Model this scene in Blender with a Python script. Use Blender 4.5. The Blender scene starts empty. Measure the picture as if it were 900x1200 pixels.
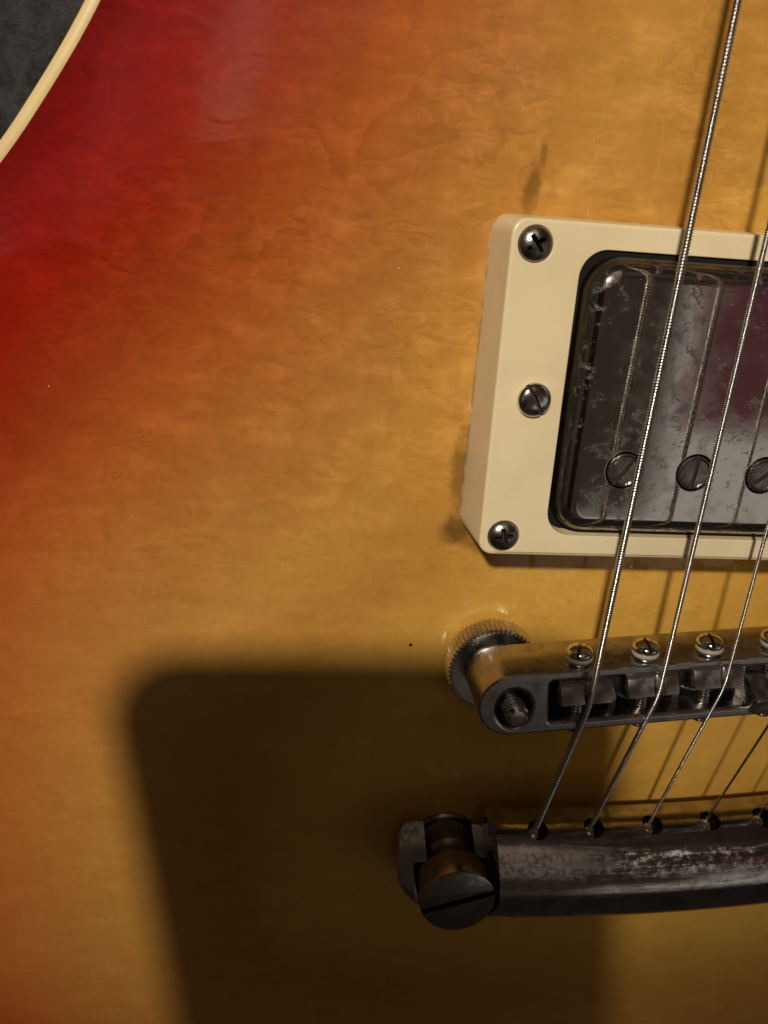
import bpy, bmesh, math, random
from mathutils import Vector, Matrix, noise as mnoise

random.seed(7)
sc = bpy.context.scene
COL = sc.collection
MM = 0.001          # all builders below think in millimetres

# ------------------------------------------------------------------ camera
cam_d = bpy.data.cameras.new('camera')
cam = bpy.data.objects.new('camera', cam_d)
COL.objects.link(cam)
sc.camera = cam
cam_d.sensor_fit = 'VERTICAL'
cam_d.sensor_height = 24.0
cam_d.lens = 888.4 / 1200 * 24.0
cam_d.clip_start = 0.002
cam_d.clip_end = 20.0
rgt = Vector((0.993, 0.068, 0.099)); dwn = Vector((0.029, -0.936, 0.351)); fwd = Vector((0.116, -0.346, -0.931))
fwd.normalize(); rgt = (rgt - fwd * rgt.dot(fwd)).normalized(); up = rgt.cross(fwd)
cam_loc = Vector((-69.84, 19.41, 107.97)) * MM
m = Matrix((rgt, up, -fwd)).transposed().to_4x4()
m.translation = cam_loc
cam.matrix_world = m
cam_d.dof.use_dof = True
cam_d.dof.focus_distance = 0.108
cam_d.dof.aperture_fstop = 20.0

sc.view_settings.view_transform = 'Standard'
sc.view_settings.look = 'None'
sc.view_settings.exposure = 0.0
sc.view_settings.gamma = 1.0
sc.cycles.use_denoising = True
sc.cycles.sample_clamp_indirect = 3.0
sc.cycles.caustics_refractive = False
sc.cycles.blur_glossy = 0.3
sc.cycles.max_bounces = 8

# ------------------------------------------------------------------ the dim room, a painted background with added reflection patches, and its one lamp
W = bpy.data.worlds.new('World'); sc.world = W; W.use_nodes = True
wn = W.node_tree.nodes; wl = W.node_tree.links
wn.clear()
def N(nodes, t, **k):
    n = nodes.new(t)
    for a, b in k.items(): setattr(n, a, b)
    return n
def wmath(op, a, b=None, c=None):
    n = N(wn, 'ShaderNodeMath', operation=op)
    for i, v in enumerate((a, b, c)):
        if v is None: continue
        if isinstance(v, (int, float)): n.inputs[i].default_value = v
        else: wl.new(v, n.inputs[i])
    return n.outputs[0]
tc = N(wn, 'ShaderNodeTexCoord'); sx = N(wn, 'ShaderNodeSeparateXYZ'); wl.new(tc.outputs['Generated'], sx.inputs[0])
zz = wmath('MAXIMUM', sx.outputs[2], 0.06)
U = wmath('DIVIDE', sx.outputs[0], zz); V = wmath('DIVIDE', sx.outputs[1], zz)
nz = N(wn, 'ShaderNodeTexNoise'); nz.inputs['Scale'].default_value = 2.4; nz.inputs['Detail'].default_value = 3
wl.new(tc.outputs['Generated'], nz.inputs['Vector'])
def wstep(v, a, b):
    n = N(wn, 'ShaderNodeMapRange', interpolation_type='SMOOTHSTEP')
    wl.new(v, n.inputs[0]); n.inputs[1].default_value = a; n.inputs[2].default_value = b
    return n.outputs[0]
def wbox(u0, u1, v0, v1, s=0.03):
    a = wmath('MULTIPLY', wstep(U, u0 - s, u0 + s), wmath('SUBTRACT', 1.0, wstep(U, u1 - s, u1 + s)))
    b = wmath('MULTIPLY', wstep(V, v0 - s, v0 + s), wmath('SUBTRACT', 1.0, wstep(V, v1 - s, v1 + s)))
    return wmath('MULTIPLY', a, b)
def wmix(fac, a, b):
    n = N(wn, 'ShaderNodeMix', data_type='RGBA')
    if isinstance(fac, (int, float)): n.inputs[0].default_value = fac
    else: wl.new(fac, n.inputs[0])
    for i, v in ((6, a), (7, b)):
        if isinstance(v, tuple): n.inputs[i].default_value = (*v, 1)
        else: wl.new(v, n.inputs[i])
    return n.outputs[2]
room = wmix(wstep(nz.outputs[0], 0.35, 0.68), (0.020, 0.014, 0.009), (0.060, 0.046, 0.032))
room = wmix(wbox(0.30, 2.2, -0.62, 0.06, 0.02), room, (0.36, 0.33, 0.29))       # added pale patch, reflected as grey in the pickup cover
room = wmix(wbox(-0.2, 0.51, -0.37, 0.3, 0.012), room, (0.038, 0.028, 0.020))     # added dark patch for the left of the cover's reflection
room = wmix(wbox(0.535, 0.95, -0.235, 0.3, 0.012), room, (0.085, 0.028, 0.032))   # added maroon patch for the right of the cover's reflection
room = wmix(wbox(-0.75, 0.22, 0.17, 1.3, 0.03), room, wmix(wstep(nz.outputs[0], 0.42, 0.60), (0.12, 0.09, 0.07), (0.36, 0.28, 0.23)))  # added bright patch, reflected as a pale veil in the lacquer
room = wmix(wbox(-0.36, -0.27, 0.25, 0.8, 0.035), room, (0.80, 0.64, 0.53))  # added bright streak, reflected as gloss in the lacquer
room = wmix(wstep(sx.outputs[2], 0.55, 0.30), room, (0.022, 0.017, 0.012))        # darkened low down so the tailpiece front reflects dark
room = wmix(wstep(V, -0.5, -0.9), room, (0.014, 0.011, 0.009))  # darkened towards the tail end so the stop bar reflects near black
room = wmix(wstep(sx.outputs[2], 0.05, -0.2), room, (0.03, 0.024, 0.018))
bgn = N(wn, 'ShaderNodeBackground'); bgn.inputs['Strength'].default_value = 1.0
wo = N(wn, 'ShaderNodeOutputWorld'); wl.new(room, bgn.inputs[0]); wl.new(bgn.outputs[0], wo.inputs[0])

lamp_d = bpy.data.lights.new('lamp', 'SPOT'); lamp_d.shadow_soft_size = 0.022
lamp_d.spot_size = math.radians(90); lamp_d.spot_blend = 0.38
lamp_d.energy = 28.5; lamp_d.color = (1.0, 0.89, 0.73)
lamp = bpy.data.objects.new('lamp', lamp_d); COL.objects.link(lamp)
lamp.location = (-0.305, 0.422, 0.700)
# its shade points straight down

# ------------------------------------------------------------------ helpers
def mat(name):
    m = bpy.data.materials.new(name); m.use_nodes = True
    nt = m.node_tree; return m, nt.nodes, nt.links, nt.nodes['Principled BSDF']

class G:
    """small shader graph writer"""
    def __init__(s, name):
        s.m, s.n, s.l, s.p = mat(name)
        t = s.n.new('ShaderNodeTexCoord'); v = s.n.new('ShaderNodeVectorMath'); v.operation = 'SCALE'
        v.inputs[3].default_value = 1000.0; s.l.new(t.outputs['Object'], v.inputs[0]); s.mm = v.outputs[0]
    def put(s, sock, v):
        if isinstance(v, (int, float)): sock.default_value = v
        elif isinstance(v, tuple): sock.default_value = (*v, 1) if len(v) == 3 and sock.type == 'RGBA' else v
        else: s.l.new(v, sock)
    def math(s, op, a, b=None, clamp=False):
        n = s.n.new('ShaderNodeMath'); n.operation = op; n.use_clamp = clamp
        s.put(n.inputs[0], a)
        if b is not None: s.put(n.inputs[1], b)
        return n.outputs[0]
    def scaled(s, sc3, vec=None):
        n = s.n.new('ShaderNodeVectorMath'); n.operation = 'MULTIPLY'
        s.l.new(vec or s.mm, n.inputs[0]); n.inputs[1].default_value = sc3; return n.outputs[0]
    def noise(s, scale, detail=3, rough=.5, dist=0.0, vec=None, sc3=None):
        n = s.n.new('ShaderNodeTexNoise'); n.inputs['Scale'].default_value = scale
        n.inputs['Detail'].default_value = detail; n.inputs['Roughness'].default_value = rough
        n.inputs['Distortion'].default_value = dist
        s.l.new(s.scaled(sc3, vec) if sc3 else (vec or s.mm), n.inputs['Vector']); return n.outputs[0]
    def step(s, v, a, b, lo=0.0, hi=1.0):
        n = s.n.new('ShaderNodeMapRange'); n.interpolation_type = 'SMOOTHSTEP'
        s.put(n.inputs[0], v); n.inputs[1].default_value = a; n.inputs[2].default_value = b
        n.inputs[3].default_value = lo; n.inputs[4].default_value = hi; return n.outputs[0]
    def mix(s, f, a, b, blend='MIX'):
        n = s.n.new('ShaderNodeMix'); n.data_type = 'RGBA'; n.blend_type = blend
        s.put(n.inputs[0], f); s.put(n.inputs[6], a); s.put(n.inputs[7], b); return n.outputs[2]
    def ramp(s, v, stops):
        n = s.n.new('ShaderNodeValToRGB'); e = n.color_ramp.elements
        e[0].position, e[0].color = stops[0][0], (*stops[0][1], 1)
        e[1].position, e[1].color = stops[-1][0], (*stops[-1][1], 1)
        for p, c in stops[1:-1]:
            k = e.new(p); k.color = (*c, 1)
        s.l.new(v, n.inputs[0]); return n.outputs[0]
    def bump(s, h, strength, dist_mm):
        n = s.n.new('ShaderNodeBump'); n.inputs['Strength'].default_value = strength
        n.inputs['Distance'].default_value = dist_mm * MM; s.l.new(h, n.inputs['Height']); return n.outputs[0]
    def blob(s, cx, cy, rx, ry, ang=0):
        """1 inside an elliptic spot at (cx, cy) mm, fading out"""
        mp = s.n.new('ShaderNodeMapping'); mp.vector_type = 'TEXTURE'
        mp.inputs['Location'].default_value = (cx, cy, 0); mp.inputs['Rotation'].default_value = (0, 0, ang)
        mp.inputs['Scale'].default_value = (rx, ry, 1e6); s.l.new(s.mm, mp.inputs[0])
        ln = s.n.new('ShaderNodeVectorMath'); ln.operation = 'LENGTH'; s.l.new(mp.outputs[0], ln.inputs[0])
        return ln.outputs['Value']

def link(name, me, material=None, parent=None, loc=(0, 0, 0), rot=(0, 0, 0), kind=None, label=None):
    o = bpy.data.objects.new(name, me); COL.objects.link(o)
    if material and not me.materials: me.materials.append(material)
    if parent: o.parent = parent
    o.location = Vector(loc) * MM; o.rotation_euler = rot
    if kind: o['kind'] = kind
    if label: o['label'] = label
    return o

def mesh(name, bm, angle=35):
    bmesh.ops.scale(bm, vec=(MM, MM, MM), verts=bm.verts)
    bmesh.ops.recalc_face_normals(bm, faces=bm.faces)
    me = bpy.data.meshes.new(name); bm.to_mesh(me); bm.free()
    for p in me.polygons: p.use_smooth = True
    me.set_sharp_from_angle(angle=math.radians(angle))
    return me

def rrect(hx, hy, r, n=8, cx=0, cy=0):
    pts = []
    for sx_, sy_, a0 in ((1, 1, 0), (-1, 1, 90), (-1, -1, 180), (1, -1, 270)):
        for i in range(n + 1):
            a = math.radians(a0 + 90 * i / n)
            pts.append((cx + sx_ * (hx - r) + r * math.cos(a), cy + sy_ * (hy - r) + r * math.sin(a)))
    return pts
def circ(r, n=32, cx=0, cy=0, ry=None):
    return [(cx + r * math.cos(2 * math.pi * i / n), cy + (ry or r) * math.sin(2 * math.pi * i / n)) for i in range(n)]
def offset(loop, d):
    """shift a ccw loop outwards by d"""
    n = len(loop); out = []
    for i in range(n):
        a, b, c = Vector(loop[i - 1]), Vector(loop[i]), Vector(loop[(i + 1) % n])
        t1 = (b - a); t2 = (c - b)
        if t1.length < 1e-9: t1 = t2
        if t2.length < 1e-9: t2 = t1
        t1.normalize(); t2.normalize()
        nn = Vector((t1.y + t2.y, -(t1.x + t2.x)))
        if nn.length < 1e-6: nn = Vector((t1.y, -t1.x))
        nn.normalize(); k = max(0.5, nn.dot(Vector((t1.y, -t1.x))))
        out.append((b.x + nn.x * d / k, b.y + nn.y * d / k))
    return out
def dedupe(loop):
    out = []
    for p in loop:
        if not out or (Vector(p) - Vector(out[-1])).length > 1e-5: out.append(p)
    if (Vector(out[0]) - Vector(out[-1])).length < 1e-5: out.pop()
    return out

def plate(outer, holes, z0, z1, bev=0.3, zfun=None, bev_h=None, bm=None, bottom=True, seg=3, taper=0.0):
    """solid plate with holes; rounded top edges"""
    bm = bm or bmesh.new()
    bev_h = bev if bev_h is None else bev_h
    zf = zfun or (lambda x, y: z1)
    def loop(pts, z):
        return [bm.verts.new((x, y, z if not callable(z) else z(x, y))) for x, y in pts]
    def bridge(a, b):
        n = len(a)
        for i in range(n): bm.faces.new((a[i], a[(i + 1) % n], b[(i + 1) % n], b[i]))
    tops, bots = [], []
    for k, L in enumerate([outer] + list(holes)):
        L = dedupe(L)
        sgn = -1 if k == 0 else 1
        b = bev if k == 0 else bev_h
        tp = taper if k == 0 else 0
        rings = [loop(offset(L, 0), z0)]
        for i in range(seg + 1):
            a = math.pi / 2 * i / seg
            dx = b * (1 - math.cos(a)); dz = b * (1 - math.sin(a))
            rings.append(loop(offset(L, sgn * dx - tp), (lambda x, y, dz=dz: zf(x, y) - dz)))
            if b == 0: break
        if b > 0:
            rings.append(loop(offset(L, sgn * (b + .1) - tp), zf))
        for a_, b_ in zip(rings, rings[1:]): bridge(a_, b_)
        tops.append(rings[-1]); bots.append(rings[0])
    for S in ((tops, bots) if bottom else (tops,)):
        es = []
        for r in S:
            for i in range(len(r)):
                e = bm.edges.get((r[i], r[(i + 1) % len(r)])) or bm.edges.new((r[i], r[(i + 1) % len(r)]))
                es.append(e)
        bmesh.ops.triangle_fill(bm, use_beauty=True, use_dissolve=False, edges=es)
    return bm

def lathe(prof, n=32, bm=None, teeth=0, tooth_d=0.0):
    """prof: (r, z) from bottom to top, closed on the axis"""
    bm = bm or bmesh.new(); rows = []
    for r, z in prof:
        if r < 1e-6: rows.append([bm.verts.new((0, 0, z))])
        else: rows.append([bm.verts.new((r * math.cos(2 * math.pi * i / n), r * math.sin(2 * math.pi * i / n), z)) for i in range(n)])
    for a, b in zip(rows, rows[1:]):
        if len(a) == 1 and len(b) == 1: continue
        for i in range(n):
            j = (i + 1) % n
            if len(a) == 1: bm.faces.new((a[0], b[j], b[i]))
            elif len(b) == 1: bm.faces.new((a[i], a[j], b[0]))
            else: bm.faces.new((a[i], a[j], b[j], b[i]))
    return bm
def box(bm, x0, x1, y0, y1, z0, z1, rot=None):
    g = bmesh.ops.create_cube(bm, size=1.0)
    for v in g['verts']:
        v.co = Vector(((x0 + x1) / 2 + v.co.x * (x1 - x0), (y0 + y1) / 2 + v.co.y * (y1 - y0), (z0 + z1) / 2 + v.co.z * (z1 - z0)))
        if rot: v.co = rot @ v.co
    return g['verts']

gm, gn_, gl_, gp_ = mat('slot_dark'); gp_.inputs['Base Color'].default_value = (.022, .018, .013, 1); gp_.inputs['Roughness'].default_value = .7; SLOT_DARK = gm  # dark matte finish for the faces cut into screw and stud heads
def cut(bm, *cutters, angle=35, name='cut', base=None, tough=False):
    """boolean difference, baked to a mesh (mm in, metres out)"""
    bmesh.ops.recalc_face_normals(bm, faces=bm.faces)
    me = bpy.data.meshes.new('t'); bm.to_mesh(me); bm.free()
    if base: me.materials.append(base)
    o = bpy.data.objects.new('t', me); COL.objects.link(o); tmp = []
    for c in cutters:
        bmesh.ops.recalc_face_normals(c, faces=c.faces)
        cm = bpy.data.meshes.new('c'); c.to_mesh(cm); c.free()
        co = bpy.data.objects.new('c', cm); COL.objects.link(co); tmp.append((co, cm))
        md = o.modifiers.new('b', 'BOOLEAN'); md.operation = 'DIFFERENCE'; md.object = co; md.solver = 'EXACT'; md.use_self = tough
        if base: cm.materials.append(SLOT_DARK); md.material_mode = 'TRANSFER'
    dg = bpy.context.evaluated_depsgraph_get(); dg.update()
    ev = o.evaluated_get(dg).to_mesh()
    b2 = bmesh.new(); b2.from_mesh(ev)
    bpy.data.objects.remove(o); bpy.data.meshes.remove(me)
    for co, cm in tmp: bpy.data.objects.remove(co); bpy.data.meshes.remove(cm)
    mats = [x for x in (base, SLOT_DARK)] if base else []
    out = mesh(name, b2, angle)
    for x in mats: out.materials.append(x)
    return out

def dup(o, parent=None, loc=None, rot=None):
    c = o.copy(); COL.objects.link(c)
    c.parent = parent or o.parent
    if loc is not None: c.location = Vector(loc) * MM
    if rot is not None: c.rotation_euler = rot
    return c

# ------------------------------------------------------------------ materials
def make_metal(name, base, rough, scratch=0.25, dirt=0.3, bumps=0.1, spots=0.0, specks=0.0):
    g = G(name)
    n1 = g.noise(0.35, 4, .6); n2 = g.noise(2.2, 5, .7); n3 = g.noise(1.0, 2, .5, sc3=(0.5, 9.0, 3.0))
    d = g.step(n2, .5, .75)
    d2 = g.math('MULTIPLY', g.step(n1, .45, .7), dirt)
    col = g.mix(d2, base, tuple(c * .45 for c in base))
    col = g.mix(g.math('MULTIPLY', d, dirt * .7), col, tuple(c * .6 for c in base))
    rr = g.math('ADD', rough, g.math('MULTIPLY', g.step(n1, .4, .75), rough * 1.4))
    rr = g.math('ADD', rr, g.math('MULTIPLY', g.step(n3, .55, .8), scratch * .4))
    if spots:
        v = g.n.new('ShaderNodeTexVoronoi'); v.inputs['Scale'].default_value = .8; v.inputs['Randomness'].default_value = 1
        wob = g.noise(3.0, 4, .7)
        g.l.new(g.mm, v.inputs['Vector'])
        s = g.step(g.math('ADD', v.outputs['Distance'], g.math('MULTIPLY', wob, .35)), .17, .32, 1.0, 0.0)
        s = g.math('MULTIPLY', s, g.step(g.noise(.12, 2), .40, .52))
        col = g.mix(g.math('MULTIPLY', s, spots), col, (.05, .042, .035))
        rr = g.math('ADD', rr, g.math('MULTIPLY', s, .4))
    if spots:
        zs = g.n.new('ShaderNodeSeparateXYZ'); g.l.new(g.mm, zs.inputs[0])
        blot = g.math('MULTIPLY', g.step(g.noise(.55, 6, .8), .52, .62), g.step(g.noise(.16, 2), .44, .56))
        col = g.mix(g.math('MULTIPLY', blot, .55), col, (.09, .08, .07)); rr = g.math('ADD', rr, g.math('MULTIPLY', blot, .35))
        haze_ = g.step(g.noise(.22, 4, .6), .48, .64); rr = g.math('ADD', rr, g.math('MULTIPLY', haze_, .05))
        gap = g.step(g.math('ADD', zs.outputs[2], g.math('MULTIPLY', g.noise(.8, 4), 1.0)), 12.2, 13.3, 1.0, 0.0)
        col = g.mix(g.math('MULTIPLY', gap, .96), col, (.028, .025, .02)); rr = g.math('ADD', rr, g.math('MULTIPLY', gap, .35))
    if specks:
        v = g.n.new('ShaderNodeTexVoronoi'); v.inputs['Scale'].default_value = 1.3
        g.l.new(g.mm, v.inputs['Vector'])
        s2 = g.math('MULTIPLY', g.step(v.outputs['Distance'], .05, .11, 1.0, 0.0), g.step(g.noise(.3, 2), .5, .62))
        col = g.mix(g.math('MULTIPLY', s2, specks), col, (.8, .77, .7)); rr = g.math('ADD', rr, g.math('MULTIPLY', s2, .5))
    g.put(g.p.inputs['Base Color'], col); g.p.inputs['Metallic'].default_value = 1.0
    g.put(g.p.inputs['Roughness'], rr)
    g.put(g.p.inputs['Normal'], g.bump(g.math('ADD', n2, g.math('MULTIPLY', n3, .5)), bumps, .05))
    return g.m
NICKEL = make_metal('nickel', (.62, .59, .54), .13, bumps=.15)
NICKEL_COVER = make_metal('nickel_cover', (.66, .625, .58), .05, scratch=.10, dirt=.35, bumps=.035, spots=.75, specks=.7)
NICKEL_BRIDGE = make_metal('nickel_bridge', (.45, .425, .395), .20, dirt=.3, bumps=.12)
NICKEL_DARK = make_metal('nickel_aged', (.33, .31, .285), .22, dirt=.7, bumps=.3)
SADDLE_M = make_metal('nickel_saddle', (.40, .38, .355), .22, scratch=.1, dirt=.12, bumps=.08)
WHEEL_M = make_metal('nickel_wheel', (.60, .58, .55), .20, dirt=.4, bumps=.2)
POLE_M = make_metal('pole_steel', (.46, .435, .40), .15, dirt=.8, bumps=1.0)
CHROME = make_metal('chrome', (.74, .72, .68), .07, scratch=.1, dirt=.25, bumps=.1)
STRING_M = make_metal('string_steel', (.60, .585, .56), .18, dirt=.45, bumps=.1)

def plastic(name, col, rough, dirty=True):
    g = G(name)
    n = g.noise(.08, 3, .6); c = g.mix(g.step(n, .35, .7), col, tuple(a * .9 for a in col))
    if dirty:
        n2 = g.noise(1.6, 5, .7); edge = g.step(n2, .63, .78)
        c = g.mix(g.math('MULTIPLY', edge, .18), c, (.35, .25, .13))
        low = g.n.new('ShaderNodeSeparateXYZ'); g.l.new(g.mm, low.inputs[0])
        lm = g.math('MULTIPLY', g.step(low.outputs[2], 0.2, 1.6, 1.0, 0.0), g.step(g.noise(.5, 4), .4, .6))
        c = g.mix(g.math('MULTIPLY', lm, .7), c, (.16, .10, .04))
    g.put(g.p.inputs['Base Color'], c)
    g.put(g.p.inputs['Roughness'], g.math('ADD', rough, g.math('MULTIPLY', n, .12)))
    g.p.inputs['Specular IOR Level'].default_value = .45
    hair = g.step(g.noise(1.0, 4, .7, .6, sc3=(.25, 3.5, 1.0)), .60, .66)
    age = g.step(g.noise(.045, 4, .65, .8), .38, .66)
    c = g.mix(g.math('MULTIPLY', age, .30), c, tuple(a * b for a, b in zip(col, (.93, .84, .66))))
    c = g.mix(g.math('MULTIPLY', hair, .10), c, tuple(a * .6 for a in col))
    g.put(g.p.inputs['Base Color'], c)
    g.put(g.p.inputs['Normal'], g.bump(g.noise(3.0, 3), .06, .05))
    g.p.inputs['Subsurface Weight'].default_value = 0.0
    return g.m
CREAM = plastic('cream_plastic', (.76, .65, .43), .22)
BINDING = plastic('binding_plastic', (.72, .56, .27), .3, dirty=False)
CLEAR = plastic('nylon_washer', (.40, .385, .35), .3, dirty=False)
g = G('gap_black'); g.p.inputs['Base Color'].default_value = (.012, .011, .010, 1); g.p.inputs['Roughness'].default_value = .85; g.p.inputs['Specular IOR Level'].default_value = .1
g.put(g.p.inputs['Normal'], g.bump(g.noise(2.0, 3), .1, .05)); BLACK = g.m

# flamed maple under a cherry sunburst and clear lacquer
g = G('sunburst_maple')
at = g.n.new('ShaderNodeAttribute'); at.attribute_name = 'edge_dist'
dist = at.outputs['Fac']
big = g.noise(.022, 3, .5)
dd = g.math('ADD', dist, g.math('MULTIPLY', g.math('SUBTRACT', big, .5), 8.0))
burst = g.ramp(g.math('MULTIPLY', dd, .01), [
    (0.0, (.125, .0022, .0018)), (.08, (.21, .0040, .0025)), (.17, (.245, .011, .0030)), (.27, (.275, .040, .0085)),
    (.36, (.36, .090, .017)), (.55, (.435, .188, .040)), (.66, (.50, .247, .052)), (.80, (.465, .228, .044)), (.98, (.62, .350, .066))])
flame = g.noise(1.0, 3, .5, .5, sc3=(.05, .26, .3))        # bands across the grain
wisps = g.noise(1.0, 4, .55, .15, sc3=(.13, .30, .2)); mott = g.noise(.24, 4, .62)
sy = g.n.new('ShaderNodeSeparateXYZ'); g.l.new(g.mm, sy.inputs[0]); fig = g.step(sy.outputs[1], -60, 20, .35, 1.0)
fine = g.noise(1.0, 3, .6, .3, sc3=(.35, 3.2, 1.0))
pores = g.noise(1.0, 2, .5, .2, sc3=(3.0, .18, 1.0))
k = g.math('ADD', g.step(mott, .32, .68, -.025, .025), g.step(flame, .30, .70, -.05, .05))
k = g.math('ADD', k, g.step(wisps, .38, .74, -.035, .055))
# crinkled flame: warped bands with one crisp side each
wrp = g.noise(1.0, 3, .5, .3, sc3=(.075, .11, .1))
saw = g.math('FRACT', g.math('ADD', g.math('MULTIPLY', wrp, 6.5), g.math('MULTIPLY', sy.outputs[1], .10)))
saw = g.math('MULTIPLY', saw, g.step(saw, .86, 1.0, 1.0, 0.0))
wr2 = g.noise(1.0, 2, .5, .2, sc3=(.12, .28, .2))
saw2 = g.math('FRACT', g.math('ADD', g.math('MULTIPLY', wr2, 7.0), g.math('MULTIPLY', sy.outputs[1], .16)))
saw2 = g.math('MULTIPLY', saw2, g.step(saw2, .84, 1.0, 1.0, 0.0))
pm = g.step(g.noise(.05, 3, .5), .38, .62); pm2 = g.step(g.noise(.09, 2, .5), .42, .60)
crk = g.math('ADD', g.math('MULTIPLY', g.math('MULTIPLY', g.math('SUBTRACT', saw, .4), .20), pm), g.math('MULTIPLY', g.math('MULTIPLY', g.math('SUBTRACT', saw2, .4), .20), pm2))
k = g.math('ADD', k, crk)
k = g.math('MULTIPLY', k, fig)
k = g.math('ADD', k, g.step(fine, .3, .7, -.03, .03))
k = g.math('ADD', k, g.step(pores, .3, .7, -.015, .015))
kk = g.math('ADD', k, 1.0)
vm = g.n.new('ShaderNodeVectorMath'); vm.operation = 'SCALE'; g.l.new(burst, vm.inputs[0]); g.l.new(kk, vm.inputs[3])
col = vm.outputs[0]
# milky wisps in the figure
col = g.mix(g.math('MULTIPLY', g.math('MULTIPLY', g.step(g.math('ADD', g.math('MULTIPLY', wisps, .5), g.math('MULTIPLY', mott, .5)), .47, .70), .42), fig), col, g.mix(1.0, col, (1.35, 1.55, 2.1), 'MULTIPLY'))
# grime gathered round the ring
grime = g.noise(.45, 5, .7)
for cx, cy, rx, ry, a, s in ((-39.7, 26.2, 1.3, 3.6, -.1, .62), (-38.6, 30.6, .6, 1.8, .1, .5), (-45.2, -14, 1.7, 6.5, .05, .6),
                             (-44.5, -22.5, 3.6, 2.6, .7, .7), (-42.0, -25.0, 5.5, 2.0, -.3, .5)):
    bl = g.math('MULTIPLY', g.step(g.math('ADD', g.blob(cx, cy, rx, ry, a), g.math('MULTIPLY', g.math('SUBTRACT', grime, .5), 1.6)), .35, 1.25, 1.0, 0.0), s)
    col = g.mix(bl, col, (.10, .055, .012))
# soft finger smears between ring and bridge
smear = g.math('MULTIPLY', g.step(g.noise(.16, 3, .6, 1.0), .56, .70), .22)
col = g.mix(smear, col, g.mix(1.0, col, (.72, .60, .45), 'MULTIPLY'))
# small dings
bl = g.step(g.blob(-50.4, -43.9, .38, .34), .6, 1.1, 1.0, 0.0); col = g.mix(bl, col, (.015, .008, .004))
v = g.n.new('ShaderNodeTexVoronoi'); v.inputs['Scale'].default_value = .16; g.l.new(g.mm, v.inputs['Vector'])
speck = g.math('MULTIPLY', g.step(v.outputs['Distance'], .012, .024, 1.0, 0.0), .45)
col = g.mix(speck, col, (.85, .70, .48))
g.put(g.p.inputs['Base Color'], col)
g.p.inputs['Roughness'].default_value = .5; g.p.inputs['Specular IOR Level'].default_value = 0.0
g.p.inputs['Coat Weight'].default_value = 1.0; g.p.inputs['Coat IOR'].default_value = 1.5
cr = g.math('ADD', .03, g.math('MULTIPLY', g.step(g.noise(.10, 4, .6, .8), .45, .7), .03))
g.put(g.p.inputs['Coat Roughness'], cr)
ripple = g.math('ADD', g.noise(1.0, 3, .5, .6, sc3=(.05, .12, .1)), g.math('MULTIPLY', g.noise(1.0, 3, .5, .3, sc3=(.35, .9, .5)), .06))
g.put(g.p.inputs['Coat Normal'], g.bump(ripple, .3, .6))
MAPLE = g.m
g = G('cherry_mahogany')
g.put(g.p.inputs['Base Color'], g.mix(g.noise(1.0, 4, .6, .5, sc3=(.6, .05, .6)), (.10, .008, .006), (.17, .02, .012)))
g.p.inputs['Coat Weight'].default_value = 1; g.p.inputs['Roughness'].default_value = .4; MAHOG = g.m

# ------------------------------------------------------------------ the surface the guitar lies on
g = G('dark_blanket')
a_ = g.noise(.16, 5, .7, .8); b_ = g.noise(.9, 4, .7)
c = g.mix(g.step(a_, .38, .62), (.005, .005, .005), (.027, .027, .029))
c = g.mix(g.step(b_, .5, .75, 0, .4), c, (.075, .075, .078))
g.put(g.p.inputs['Base Color'], c); g.p.inputs['Roughness'].default_value = .95
g.p.inputs['Sheen Weight'].default_value = .3
g.put(g.p.inputs['Normal'], g.bump(g.math('ADD', a_, b_), .6, 1.5)); BLANKET = g.m
bm = bmesh.new(); nx = 150
def zb(x, y):
    r = math.hypot((x + 150) / 260, (y - 60) / 260)
    f = max(0.0, 1 - r * .6)
    p = Vector((x * .035, y * .035, 0))
    return -57 + f * (mnoise.noise(p) * 4.0 + mnoise.noise(p * 3.1) * 1.8 + mnoise.noise(p * 9) * .8)
def warp(i): 
    t = i / nx * 2 - 1
    return (abs(t) ** 2.2) * (1 if t > 0 else -1) * 900 + t * 100
gv = [[bm.verts.new((warp(i) - 150, warp(j) + 60, 0)) for i in range(nx + 1)] for j in range(nx + 1)]
for r in gv:
    for v_ in r: v_.co.z = zb(v_.co.x, v_.co.y)
for j in range(nx):
    for i in range(nx): bm.faces.new((gv[j][i], gv[j][i + 1], gv[j + 1][i + 1], gv[j + 1][i]))
link('blanket_surface', mesh('blanket_surface', bm, 180), BLANKET, kind='structure', label='dark grey mottled blanket under the guitar')

# ------------------------------------------------------------------ the guitar
guitar = bpy.data.objects.new('electric_guitar', None); COL.objects.link(guitar)
guitar['label'] = 'cherry sunburst electric guitar with cream pickup ring, nickel bridge and tailpiece'
guitar['category'] = 'guitar'

ctrl = [(0, -206), (-66, -200), (-128, -176), (-157, -128), (-160, -75), (-155, -38), (-140, -10), (-122.5, 12), (-106.5, 31),
        (-94, 51), (-87.5, 74), (-90, 100), (-104, 135), (-110, 170), (-98, 210), (-70, 236), (-30, 247), (5, 247), (32, 240),
        (38, 205), (44, 172), (60, 152), (78, 165), (96, 184), (112, 172), (112, 145), (98, 112), (90, 84), (92, 58), (106, 31),
        (124, 10), (142, -14), (156, -42), (161, -78), (156, -128), (126, -176), (66, -200)]
ctrl = ctrl[::-1]          # counter-clockwise
def catmull(P, per=14):
    out = []; n = len(P)
    for i in range(n):
        p0, p1, p2, p3 = (Vector(P[(i + k) % n]) for k in (-1, 0, 1, 2))
        for j in range(per):
            t = j / per
            q = .5 * ((2 * p1) + (p2 - p0) * t + (2 * p0 - 5 * p1 + 4 * p2 - p3) * t * t + (3 * p1 - p0 - 3 * p2 + p3) * t ** 3)
            out.append((q.x, q.y))
    return out
OUT = catmull(ctrl)
import numpy as np
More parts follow.
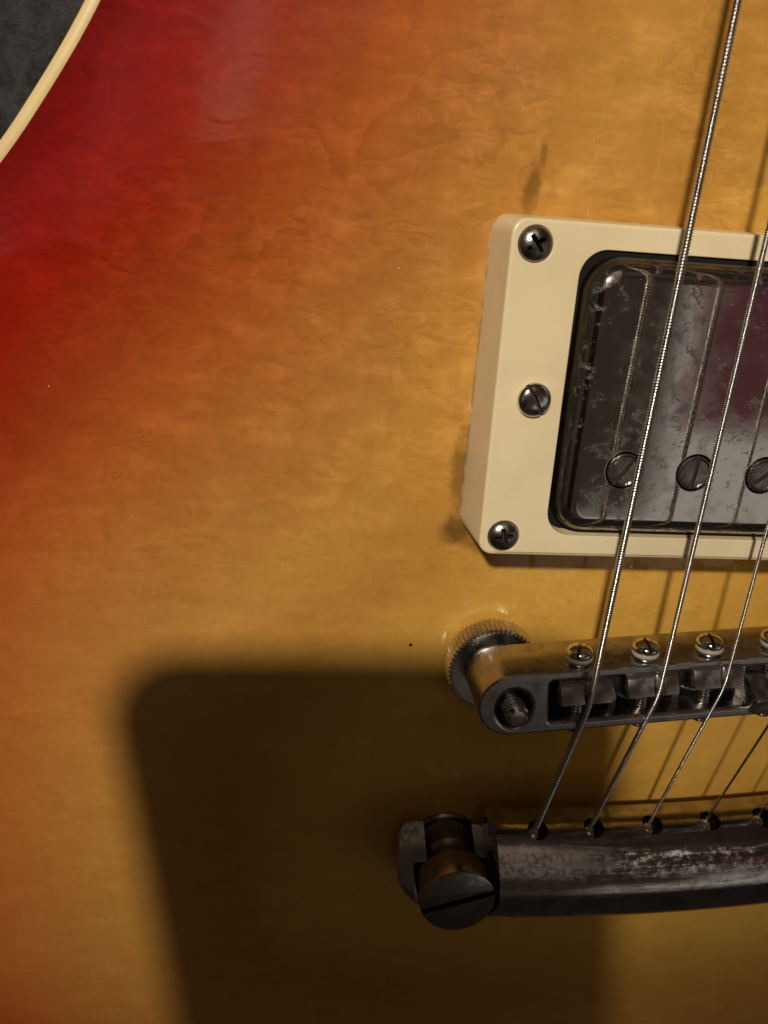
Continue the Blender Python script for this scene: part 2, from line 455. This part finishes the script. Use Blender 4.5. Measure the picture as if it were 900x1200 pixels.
oa = np.array(OUT); area = 0.5 * np.sum(oa[:, 0] * np.roll(oa[:, 1], -1) - np.roll(oa[:, 0], -1) * oa[:, 1])
if area < 0: OUT = OUT[::-1]; oa = oa[::-1]
seg_a = oa; seg_b = np.roll(oa, -1, 0)
def edge_dist(x, y):
    p = np.array((x, y)); ab = seg_b - seg_a; ap = p - seg_a
    t = np.clip((ap * ab).sum(1) / (ab * ab).sum(1), 0, 1)
    return float(np.sqrt((((ap - ab * t[:, None])) ** 2).sum(1)).min())
def top_z(d):
    if d > 62: return 0.0
    t = 1 - d / 62.0
    return -5.6 * t ** 2.2
BW = 1.75
inner = offset(OUT, -BW)
ctr = Vector((0, -40)); NR = 64
bm = bmesh.new(); lay = bm.verts.layers.float.new('edge_dist'); rows = []
for k in range(NR):
    t = 1 - (k / NR) ** 1.25
    if k == 0: t = 1
    row = []
    for x, y in inner:
        px, py = ctr.x + (x - ctr.x) * t, ctr.y + (y - ctr.y) * t
        d = edge_dist(px, py); v_ = bm.verts.new((px, py, top_z(d))); v_[lay] = d; row.append(v_)
    rows.append(row)
cv = bm.verts.new((ctr.x, ctr.y, 0)); cv[lay] = 100
n = len(inner)
for a_, b_ in zip(rows, rows[1:]):
    for i in range(n): bm.faces.new((a_[i], a_[(i + 1) % n], b_[(i + 1) % n], b_[i]))
for i in range(n): bm.faces.new((rows[-1][i], rows[-1][(i + 1) % n], cv))
body = link('body_top', mesh('body_top', bm, 180), MAPLE, guitar)
body['label'] = 'flamed maple top, cherry red at the edge fading to amber'
# binding
bm = bmesh.new(); zt = top_z(BW)
sec = [(-BW, zt - 4), (-BW, zt), (-BW + .25, zt + .07), (-BW * .5, zt + .03), (-.35, zt - .12), (-.08, zt - .45), (0, zt - 1), (0, zt - 6.5), (-BW, zt - 6.5)]
rows = [[bm.verts.new((x, y, z)) for x, y in offset(OUT, d)] for d, z in sec]
for a_, b_ in zip(rows, rows[1:]):
    for i in range(n): bm.faces.new((a_[i], a_[(i + 1) % n], b_[(i + 1) % n], b_[i]))
link('binding', mesh('binding', bm, 60), BINDING, guitar)
bm = bmesh.new()
rows = [[bm.verts.new((x, y, z)) for x, y in offset(OUT, d)] for d, z in ((-.6, zt - 6.3), (-.1, zt - 6.6), (-.1, -50), (-3, -54))]
for a_, b_ in zip(rows, rows[1:]):
    for i in range(n): bm.faces.new((a_[i], a_[(i + 1) % n], b_[(i + 1) % n], b_[i]))
link('body_side', mesh('body_side', bm, 60), MAHOG, guitar)

# ---- pickup ring: taller on the bridge side
def ring_z(x, y): return 11.8 + (9.4 - 11.8) * (y + 22.8) / 45.6
ro = rrect(44.7, 22.9, 2.6, 10)
ring_me = mesh('pickup_ring', plate(ro, [rrect(34.75, 19.15, 3.6, 10)] + [circ(2.27, 28, a_, b_) for a_, b_ in ((-40.9, 19.25), (-40.7, -19.5), (40.7, -19.5), (40.7, 19.25))], 0.0, 0, bev=.42, bev_h=.14, zfun=ring_z, seg=4, taper=.6, bottom=False), 40)
ring = link('pickup_ring', ring_me, CREAM, guitar, label='cream plastic ring round the pickup, sloping up towards the bridge')

def cross_cut(w, l, z, h):
    b = bmesh.new()
    # one clean star outline extruded, narrowing downwards
    o = [(w, w), (w, l), (-w, l), (-w, w), (-l, w), (-l, -w), (-w, -w), (-w, -l), (w, -l), (w, -w), (l, -w), (l, w)]
    t = [b.verts.new((x, y, z + .8)) for x, y in o]; q = [b.verts.new((x * .8, y * .8, z - h)) for x, y in o]
    b.faces.new(t); b.faces.new(q[::-1])
    for i in range(12): b.faces.new((t[i], t[(i + 1) % 12], q[(i + 1) % 12], q[i]))
    return b
def slot_cut(w, z, ang=0, L=20):
    b = bmesh.new(); box(b, -L, L, -w / 2, w / 2, z, z + 8, Matrix.Rotation(ang, 3, 'Z')); return b
# ring screws, Phillips, oval heads
prof = [(0, -4), (1.2, -4), (1.2, -1.9), (2.1, -1.7), (2.38, 0), (2.3, .22), (2.0, .5), (1.5, .78), (.9, .95), (0, 1.02)]
prof = [(a * .93, b * .93) for a, b in prof]
rs_me = cut(lathe(prof, 40), cross_cut(.34, 1.35, .3, 1.3), name='ring_screw', base=NICKEL_DARK)
tilt = math.atan(2.4 / 45.6)
rsc = link('ring_screw', rs_me, NICKEL_DARK, ring, (-40.9, 19.25, ring_z(0, 19.25) - .1), (-tilt, 0, .6))
dup(rsc, loc=(-40.7, -19.5, ring_z(0, -19.5) - .15), rot=(-tilt, 0, .25))
dup(rsc, loc=(40.7, -19.5, ring_z(0, -19.5) - .15), rot=(-tilt, 0, 1.1))
dup(rsc, loc=(40.7, 19.25, ring_z(0, 19.25) - .15), rot=(-tilt, 0, .1))
prof = [(0, -6), (1.3, -6), (1.3, -.2), (2.2, -.2), (2.3, .05), (2.3, .45), (2.15, .72), (1.7, 1.0), (1.0, 1.2), (0, 1.26)]
hs_me = cut(lathe(prof, 40), slot_cut(.5, .35), name='height_screw', base=NICKEL)
hs = link('height_screw', hs_me, NICKEL, ring, (-38.8, -0.15, ring_z(0, 0) + .1), (-tilt, 0, math.radians(-58)))
dup(hs, loc=(38.7, 0, ring_z(0, 0) + .1), rot=(-tilt, 0, .4))

# ---- pickup
POLE_Y = -8.75; CZ = 13.2
poles = [(-25.6 + 10.12 * i, POLE_Y) for i in range(6)]
bm = plate(rrect(34.2, 18.45, 4.6, 12), [circ(2.62, 28, x, y) for x, y in poles], 6.0, CZ, bev=2.7, bev_h=.12, seg=8, bottom=False)
pickup = link('pickup', mesh('pickup', bm, 50), NICKEL_COVER, guitar, label='worn nickel humbucker cover, scuffed and spotted')
bm = plate(rrect(34.6, 19.05, 3.4, 8), [], .3, 9.2, bev=.2)
link('gap_dark_plate', mesh('gap_dark_plate', bm), BLACK, pickup)  # black plate added below the cover to make the gap round it dark
prof = [(0, -5), (1.6, -5), (1.6, -.9), (2.35, -.9), (2.44, -.6), (2.44, -.05), (2.36, .1), (2.15, .16), (2.02, .1), (1.9, .04), (1.2, .16), (0, .22)]
ps_me = cut(lathe(prof, 40), slot_cut(.62, -.25), name='pole_screw', base=POLE_M)
ps = None
for i, (x, y) in enumerate(poles):
    a = math.radians((57, 86, 42, 12, 120, 70)[i]); L = (x, y, CZ + (.05, .0, .12, 0, .1, 0)[i])
    if ps is None: ps = link('pole_screw', ps_me, POLE_M, pickup, L, (0, 0, a))
    else: dup(ps, loc=L, rot=(0, 0, a))

# ---- bridge (local frame: x along the bar)
BR = Matrix.Rotation(math.atan(.092), 4, 'Z'); BZ = 15.6
brim = plate(rrect(42.4, 5.2, 5.15, 14),
             [rrect(31.6, 3.55, .6, 4), circ(2.65, 32, -37.0, -.6, 3.3), circ(2.65, 32, 37.0, 0, 3.3)], 7.0, BZ, bev=.28, bev_h=.55, seg=3)
box(brim, -31.55, 31.55, -3.5, 3.5, 7.3, 8.6)
for X in (-20.9, -10.8, -.6, 9.6, 19.9):
    box(brim, X - .55, X + .55, -3.52, 3.52, 8.5, 13.0)
bridge = link('bridge', mesh('bridge', brim, 40), NICKEL_BRIDGE, guitar, (0, -41.5, 0), (0, 0, math.atan(.092)),
              label='nickel tune adjustable bridge with six saddles')
# wheel: knurled rim
def gear(r, d, nt, z0, z1):
    pts = []
    for i in range(nt * 4):
        a = 2 * math.pi * i / (nt * 4); rr = r - (d if i % 4 in (0,) else 0 if i % 4 == 2 else d * .45)
        pts.append((rr * math.cos(a), rr * math.sin(a)))
    return plate(pts, [], z0, z1, bev=.3, seg=2)
wb = gear(7.6, .46, 58, -2.0, 1.8)
lathe([(0, 1.5), (4.3, 1.5), (4.3, 2.6), (4.1, 2.8), (0, 2.8)], 36, wb)
wheel = link('thumbwheel', mesh('thumbwheel', wb, 30), WHEEL_M, bridge, (-37.6, -.5, 3.4))
dup(wheel, loc=(37.2, 0, 3.4))
prof = [(0, 0), (1.7, 0)]
z = 0.0
while z < 16.6: prof += [(1.72, z + .15), (1.40, z + .48), (1.40, z + .56), (1.72, z + .88)]; z += .9
prof += [(1.5, z + .1), (1.1, z + .45), (0, z + .5)]
post_me = mesh('bridge_post', lathe(prof, 28), 25)
pp = link('bridge_post', post_me, NICKEL, bridge, (-37.0, -.6, .2)); dup(pp, loc=(37, 0, .2))

# saddles
def saddle_bm(notch_x, flip=1):
    b = bmesh.new()
    P = [(-2.7, 9.2), (-2.7, 13.0), (-1.2, 16.1), (-.25, 17.25), (2.35, 16.35), (3.0, 14.6), (2.6, 12.4), (2.6, 9.2)]
    P = [(y * flip, z) for y, z in P]
    w = 4.15; ch = .35
    # stations along x: end chamfer, body, notch, body, end chamfer
    st = [(-w, .82, 0), (-w + ch, 1, 0), (notch_x - .62, 1, 0), (notch_x - .2, 1, .6), (notch_x + .2, 1, .6), (notch_x + .62, 1, 0), (w - ch, 1, 0), (w, .82, 0)]
    rows = []
    for x, s, dpt in st:
        row = []
        for y, z in P:
            zz_ = 13 + (z - 13) * s if z > 9.5 else z
            if z > 16: zz_ -= dpt
            row.append(b.verts.new((x, y * s, zz_)))
        rows.append(row)
    m_ = len(P)
    for a_, c_ in zip(rows, rows[1:]):
        for i in range(m_): b.faces.new((a_[i], a_[(i + 1) % m_], c_[(i + 1) % m_], c_[i]))
    b.faces.new(rows[0]); b.faces.new(rows[-1])
    bmesh.ops.recalc_face_normals(b, faces=b.faces)
    es = [e for e in b.edges if len(e.link_faces) == 2 and e.calc_face_angle() > math.radians(18)]
    bmesh.ops.bevel(b, geom=es, offset=.13, segments=2, profile=.6, affect='EDGES', clamp_overlap=True)
    return b
def screw_rod():
    """threaded rod with a slotted pan head; axis along z, head up"""
    prof = [(0, -12.3), (.8, -12.3)]
    z = -12.1
    while z < -.9: prof += [(1.12, z), (.9, z + .2), (1.12, z + .4)]; z += .5
    prof += [(1.1, -.05), (1.9, -.05), (1.98, .15), (1.98, .35), (1.55, .5), (1.5, .95), (1.9, 1.05), (2.0, 1.3), (1.95, 1.75), (1.6, 2.15), (.9, 2.38), (0, 2.45)]
    return lathe(prof, 32)
scr_me = cut(screw_rod(), slot_cut(.5, 1.35), name='saddle_screw', base=CHROME)
wash_me = mesh('washer', lathe([(1.45, .5), (1.98, .5), (2.02, .62), (2.02, .86), (1.96, .98), (1.45, .98), (1.45, .5)], 32))
sad_x = [-26.6, -16.4, -6.4, 3.9, 14.2, 24.4]
strk_x = [-26.25, -15.75, -5.6, 4.6, 14.8, 24.8]
ridge_y = [.45, .95, 1.45, -1.7, -.7, .2]
for i in range(6):
    nxl = strk_x[i] - sad_x[i]
    fl = 1 if i < 3 else -1
    s_me = mesh('saddle', saddle_bm(nxl, fl), 25)
    so = link('saddle', s_me, SADDLE_M, bridge, (sad_x[i], ridge_y[i] + .25 * fl, 0), (0, 0, (.0, .02, -.015, 0, 0, 0)[i]))
    a = (1.1, 1.5, 1.35, .9, .6, 2.0)[i]
    sw = link('saddle_screw', scr_me, CHROME, bridge, (sad_x[i] - .1, 5.35, 13.1), (-math.pi / 2, 0, 0))
    sw.rotation_euler = (Matrix.Rotation(-math.pi / 2, 3, 'X') @ Matrix.Rotation(a, 3, 'Z')).to_euler()
    link('washer', wash_me, CLEAR, bridge, (sad_x[i] - .1, 5.35, 13.1), (-math.pi / 2, 0, 0))

# ---- stop tailpiece (local frame)
TROT = math.atan(.055); TY = -81.6
P = [(-8.0, 3.6), (-9.0, 4.6), (-9.5, 6.6), (-9.3, 8.8), (-8.4, 11.0), (-6.6, 13.0), (-4.2, 14.3), (-1.4, 14.9), (1.4, 14.7), (4.2, 13.8),
     (6.4, 12.4), (8.0, 10.7), (9.0, 8.9), (9.5, 6.6), (9.55, 4.8), (9.1, 3.9), (7.6, 3.6), (3.0, 3.5), (-3.5, 3.5)]
def smooth_closed(P, per=3):
    return catmull(P, per)
PS = smooth_closed(P)
bm = bmesh.new(); rows = []
EX = 50.6; ER = 9.5
xs = [-EX + ER * (1 - math.cos(math.pi / 2 * i / 9)) for i in range(10)]
mid = [-EX + ER + (2 * (EX - ER)) * i / 26 for i in range(1, 26)]
xs = xs + mid + [-x for x in xs[::-1]]
for x in xs:
    e = max(0.0, (abs(x) - (EX - ER)) / ER); s = math.sqrt(max(0.0, 1 - e * e)) if e > 0 else 1.0
    s = max(s, .04); arch = -2.6 * (x / 41) ** 2 + 1.3
    sag = 0.0
    row = []
    for y, z in PS:
        zc_ = 8.0
        sz = .55 + .45 * s
        row.append(bm.verts.new((x, y * s + sag, zc_ + (z - zc_) * sz + arch)))
    rows.append(row)
m_ = len(PS)
for a_, c_ in zip(rows, rows[1:]):
    for i in range(m_): bm.faces.new((a_[i], a_[(i + 1) % m_], c_[(i + 1) % m_], c_[i]))
bm.faces.new(rows[0]); bm.faces.new(rows[-1][::-1])
hole_w = [(-27.3, -72.9, 9.0), (-17.6, -72.2, 9.3), (-7.3, -71.6, 9.5), (3.1, -71.2, 9.5), (12.8, -70.5, 9.4), (22.8, -70.0, 9.1)]
Ti = (Matrix.Translation((0, TY, 0)) @ Matrix.Rotation(TROT, 4, 'Z')).inverted()
cutters = []
for h in hole_w:
    l = Ti @ Vector(h)
    c = lathe([(0, -9), (1.75, -9), (1.75, 1.0), (2.5, 2.2), (4.0, 4.6), (0, 4.6)], 24)
    bmesh.ops.rotate(c, verts=c.verts, cent=(0, 0, 0), matrix=Matrix.Rotation(-math.radians(62), 3, 'X'))
    bmesh.ops.translate(c, verts=c.verts, vec=(l.x, 8.3, l.z)); cutters.append(c)
jit = .0
for sx_ in (-1, 1.0023):
    c = bmesh.new(); bmesh.ops.create_cone(c, cap_ends=True, segments=41, radius1=7.0, radius2=7.0, depth=20, matrix=Matrix.Translation((sx_ * 41, -.6, 7.6 + 10)))
    cutters.append(c)
    c = bmesh.new(); box(c, sx_ * 41 - 6.9, sx_ * 41 + 6.9, -.63, 14, 7.71, 29.5); cutters.append(c)
    c = bmesh.new(); bmesh.ops.create_cone(c, cap_ends=True, segments=33, radius1=4.4, radius2=4.4, depth=41.3, matrix=Matrix.Translation((sx_ * 41, -.6, 0))); cutters.append(c)
    c = bmesh.new(); box(c, sx_ * 41 - 4.3, sx_ * 41 + 4.3, -.57, 14.5, -6, 31); cutters.append(c)
    c = bmesh.new(); lug = box(c, min(sx_ * 35.0, sx_ * 60), max(sx_ * 35.0, sx_ * 60), 1.2, 26.2, -27, 32)
    bmesh.ops.rotate(c, verts=lug, cent=(0, 3.2, 9.0), matrix=Matrix.Rotation(math.radians(33), 3, 'X')); cutters.append(c)
cutters = cutters[11:] + cutters[6:11] + cutters[:6]
tail_me = cut(bm, *cutters, name='tailpiece', angle=32, tough=True)
g = G('nickel_tailpiece')
n1 = g.noise(.25, 4, .6, 1.0); st = g.noise(1.0, 6, .72, .8, sc3=(.07, 1.0, .6)); fs = g.noise(1.2, 5, .7)
sp = g.n.new('ShaderNodeSeparateXYZ'); g.l.new(g.mm, sp.inputs[0])
band = g.math('MULTIPLY', g.step(sp.outputs[1], 2.4, 4.0), g.step(sp.outputs[1], 6.2, 7.4, 1.0, 0.0))
wear = g.math('MULTIPLY', band, g.step(g.math('ADD', g.math('MULTIPLY', g.math('ADD', st, g.noise(.7, 6, .75)), .5), g.step(sp.outputs[0], -34, -18, .26, 0.0)), .47, .60))
scr = g.math('MULTIPLY', g.step(st, .56, .70), g.step(sp.outputs[1], -1.0, 1.5))
film = g.math('MULTIPLY', g.step(n1, .42, .62), .6)
col = g.mix(film, (.50, .475, .45), (.26, .24, .235))
wm = g.math('MAXIMUM', wear, g.math('MULTIPLY', scr, .5))
col = g.mix(wm, col, g.mix(g.step(fs, .35, .6), (.38, .36, .32), (.95, .93, .88)))
g.put(g.p.inputs['Base Color'], col); g.p.inputs['Metallic'].default_value = 1
r_ = g.math('ADD', .07, g.math('MULTIPLY', film, .09)); r_ = g.math('ADD', r_, g.math('MULTIPLY', wm, .38)); g.put(g.p.inputs['Roughness'], r_)
g.put(g.p.inputs['Normal'], g.bump(g.math('ADD', g.math('MULTIPLY', fs, g.math('ADD', .15, wm)), g.math('MULTIPLY', st, .5)), .35, .12))
tail = link('tailpiece', tail_me, g.m, guitar, (0, TY, 0), (0, 0, TROT), label='worn nickel stop bar with scuffed front edge')
prof = [(0, -4), (6.2, -4), (6.3, .35), (5.9, .7), (5.0, .75), (4.75, 1.2), (4.75, 4.6), (4.3, 5.0), (3.7, 5.4), (3.7, 8.2), (4.2, 8.6), (6.1, 8.8), (6.5, 9.1),
        (6.5, 13.5), (6.35, 13.8), (6.0, 13.95), (0, 14.0)]
sb = lathe(prof, 56)
stud_me = cut(sb, slot_cut(1.15, 12.7), name='stud', base=NICKEL_DARK)
stud = link('stud', stud_me, NICKEL_DARK, tail, (-41, -.9, .1), (0, 0, math.radians(14)))
dup(stud, loc=(41, -.6, .1), rot=(0, 0, 1.0))
# ball ends glinting in the holes
be_me = None
for i, h in enumerate(hole_w):
    l = Ti @ Vector(h)
    if be_me is None:
        b = bmesh.new(); bmesh.ops.create_uvsphere(b, u_segments=16, v_segments=10, radius=1.5); be_me = mesh('ball_end', b, 60)
    link('ball_end', be_me, CHROME, tail, (l.x - .75, 7.2, l.z - .25))

# ---- strings
PICK_X = [-25.3, -15.35, -5.35, 4.4, 14.1, 23.8]
GAUGE = [1.06, .78, .55, .40, .30, .25]; WIND = [.375, .27, .20, 0, 0, 0]
SN = ['thickest wound string, nearest the ring screws', 'second wound string from the ring screws', 'third wound string from the ring screws',
      'plain string beside the wound ones', 'plain string', 'thinnest plain string']
BT = Matrix.Translation((0, -41.5, 0)) @ BR
for i in range(6):
    s = BT @ Vector((strk_x[i] + .05, ridge_y[i] - .05, 0)); r = GAUGE[i] / 2
    S0 = Vector((s.x, s.y, 16.65 + r + .05)); H = Vector(hole_w[i])
    dirn = Vector((PICK_X[i] - S0.x, 0 - S0.y, 17.05 - S0.z)) / (0 - S0.y)
    A = S0 + dirn * (120 - S0.y)
    Hin = H + (H - S0).normalized() * 3.2
    ctrl_p = []
    d1 = (A - S0).normalized(); d2 = (Hin - S0).normalized()
    pts = [A]; bl = 2.2
    Lf = (A - S0).length - bl
    step = WIND[i] / 6 if WIND[i] else 1.2
    def seg(p, q, step):
        k = max(2, int((q - p).length / step)); return [p.lerp(q, j / k) for j in range(1, k + 1)]
    pts += seg(A, S0 + d1 * bl, step)
    c0, c1, c2 = S0 + d1 * bl, S0, S0 + d2 * bl
    kk_ = max(10, int(2 * bl / step))
    pts += [c0.lerp(c1, j / kk_).lerp(c1.lerp(c2, j / kk_), j / kk_) for j in range(1, kk_ + 1)]
    pts += seg(c2, Hin, step)
    bm = bmesh.new(); nv = 12 if WIND[i] else 10; prev = None; L = 0
    for j, p in enumerate(pts):
        q = pts[min(j + 1, len(pts) - 1)]; o_ = pts[max(j - 1, 0)]
        t = (q - o_).normalized(); side = t.cross(Vector((0, 0, 1))).normalized(); upv = side.cross(t)
        if j: L += (p - pts[j - 1]).length
        row = []
        for a in range(nv):
            th = 2 * math.pi * a / nv; rr = r
            if WIND[i]:
                ph = (L / WIND[i] + a / nv) % 1.0; rr = r - WIND[i] * .46 * (abs(ph - .5) * 2) ** 2.0
            row.append(bm.verts.new(p + side * rr * math.cos(th) + upv * rr * math.sin(th)))
        if prev:
            for a in range(nv): bm.faces.new((prev[a], prev[(a + 1) % nv], row[(a + 1) % nv], row[a]))
        prev = row
    link('string', mesh('string', bm, 180), STRING_M, guitar, label=SN[i])

g = G('phone_case'); g.p.inputs['Base Color'].default_value = (.09, .085, .08, 1); g.p.inputs['Roughness'].default_value = .85; g.p.inputs['Specular IOR Level'].default_value = .1
PHONE = g.m
# ------------------------------------------------------------------ the phone that takes the picture: the camera looks out of its lens
phone = bpy.data.objects.new('smartphone', None); COL.objects.link(phone)
phone['label'] = 'dark smartphone held over the guitar, casting the soft rectangular shadow'; phone['category'] = 'phone'
phone.matrix_world = m
pb = plate(rrect(35.8, 73.5, 11, 10), [], 1.5, 9.2, bev=.8)
link('phone_body', mesh('phone_body', pb), PHONE, phone, (-24.5, -67.0, 0))
for (x, y) in ((0, 0),):
    lb = plate(circ(8.0, 40, 0, 0), [circ(3.0, 32)], 0.3, 1.45, bev=.2)
    link('lens_ring', mesh('lens_ring', lb), PHONE, phone, (x, y, 0))
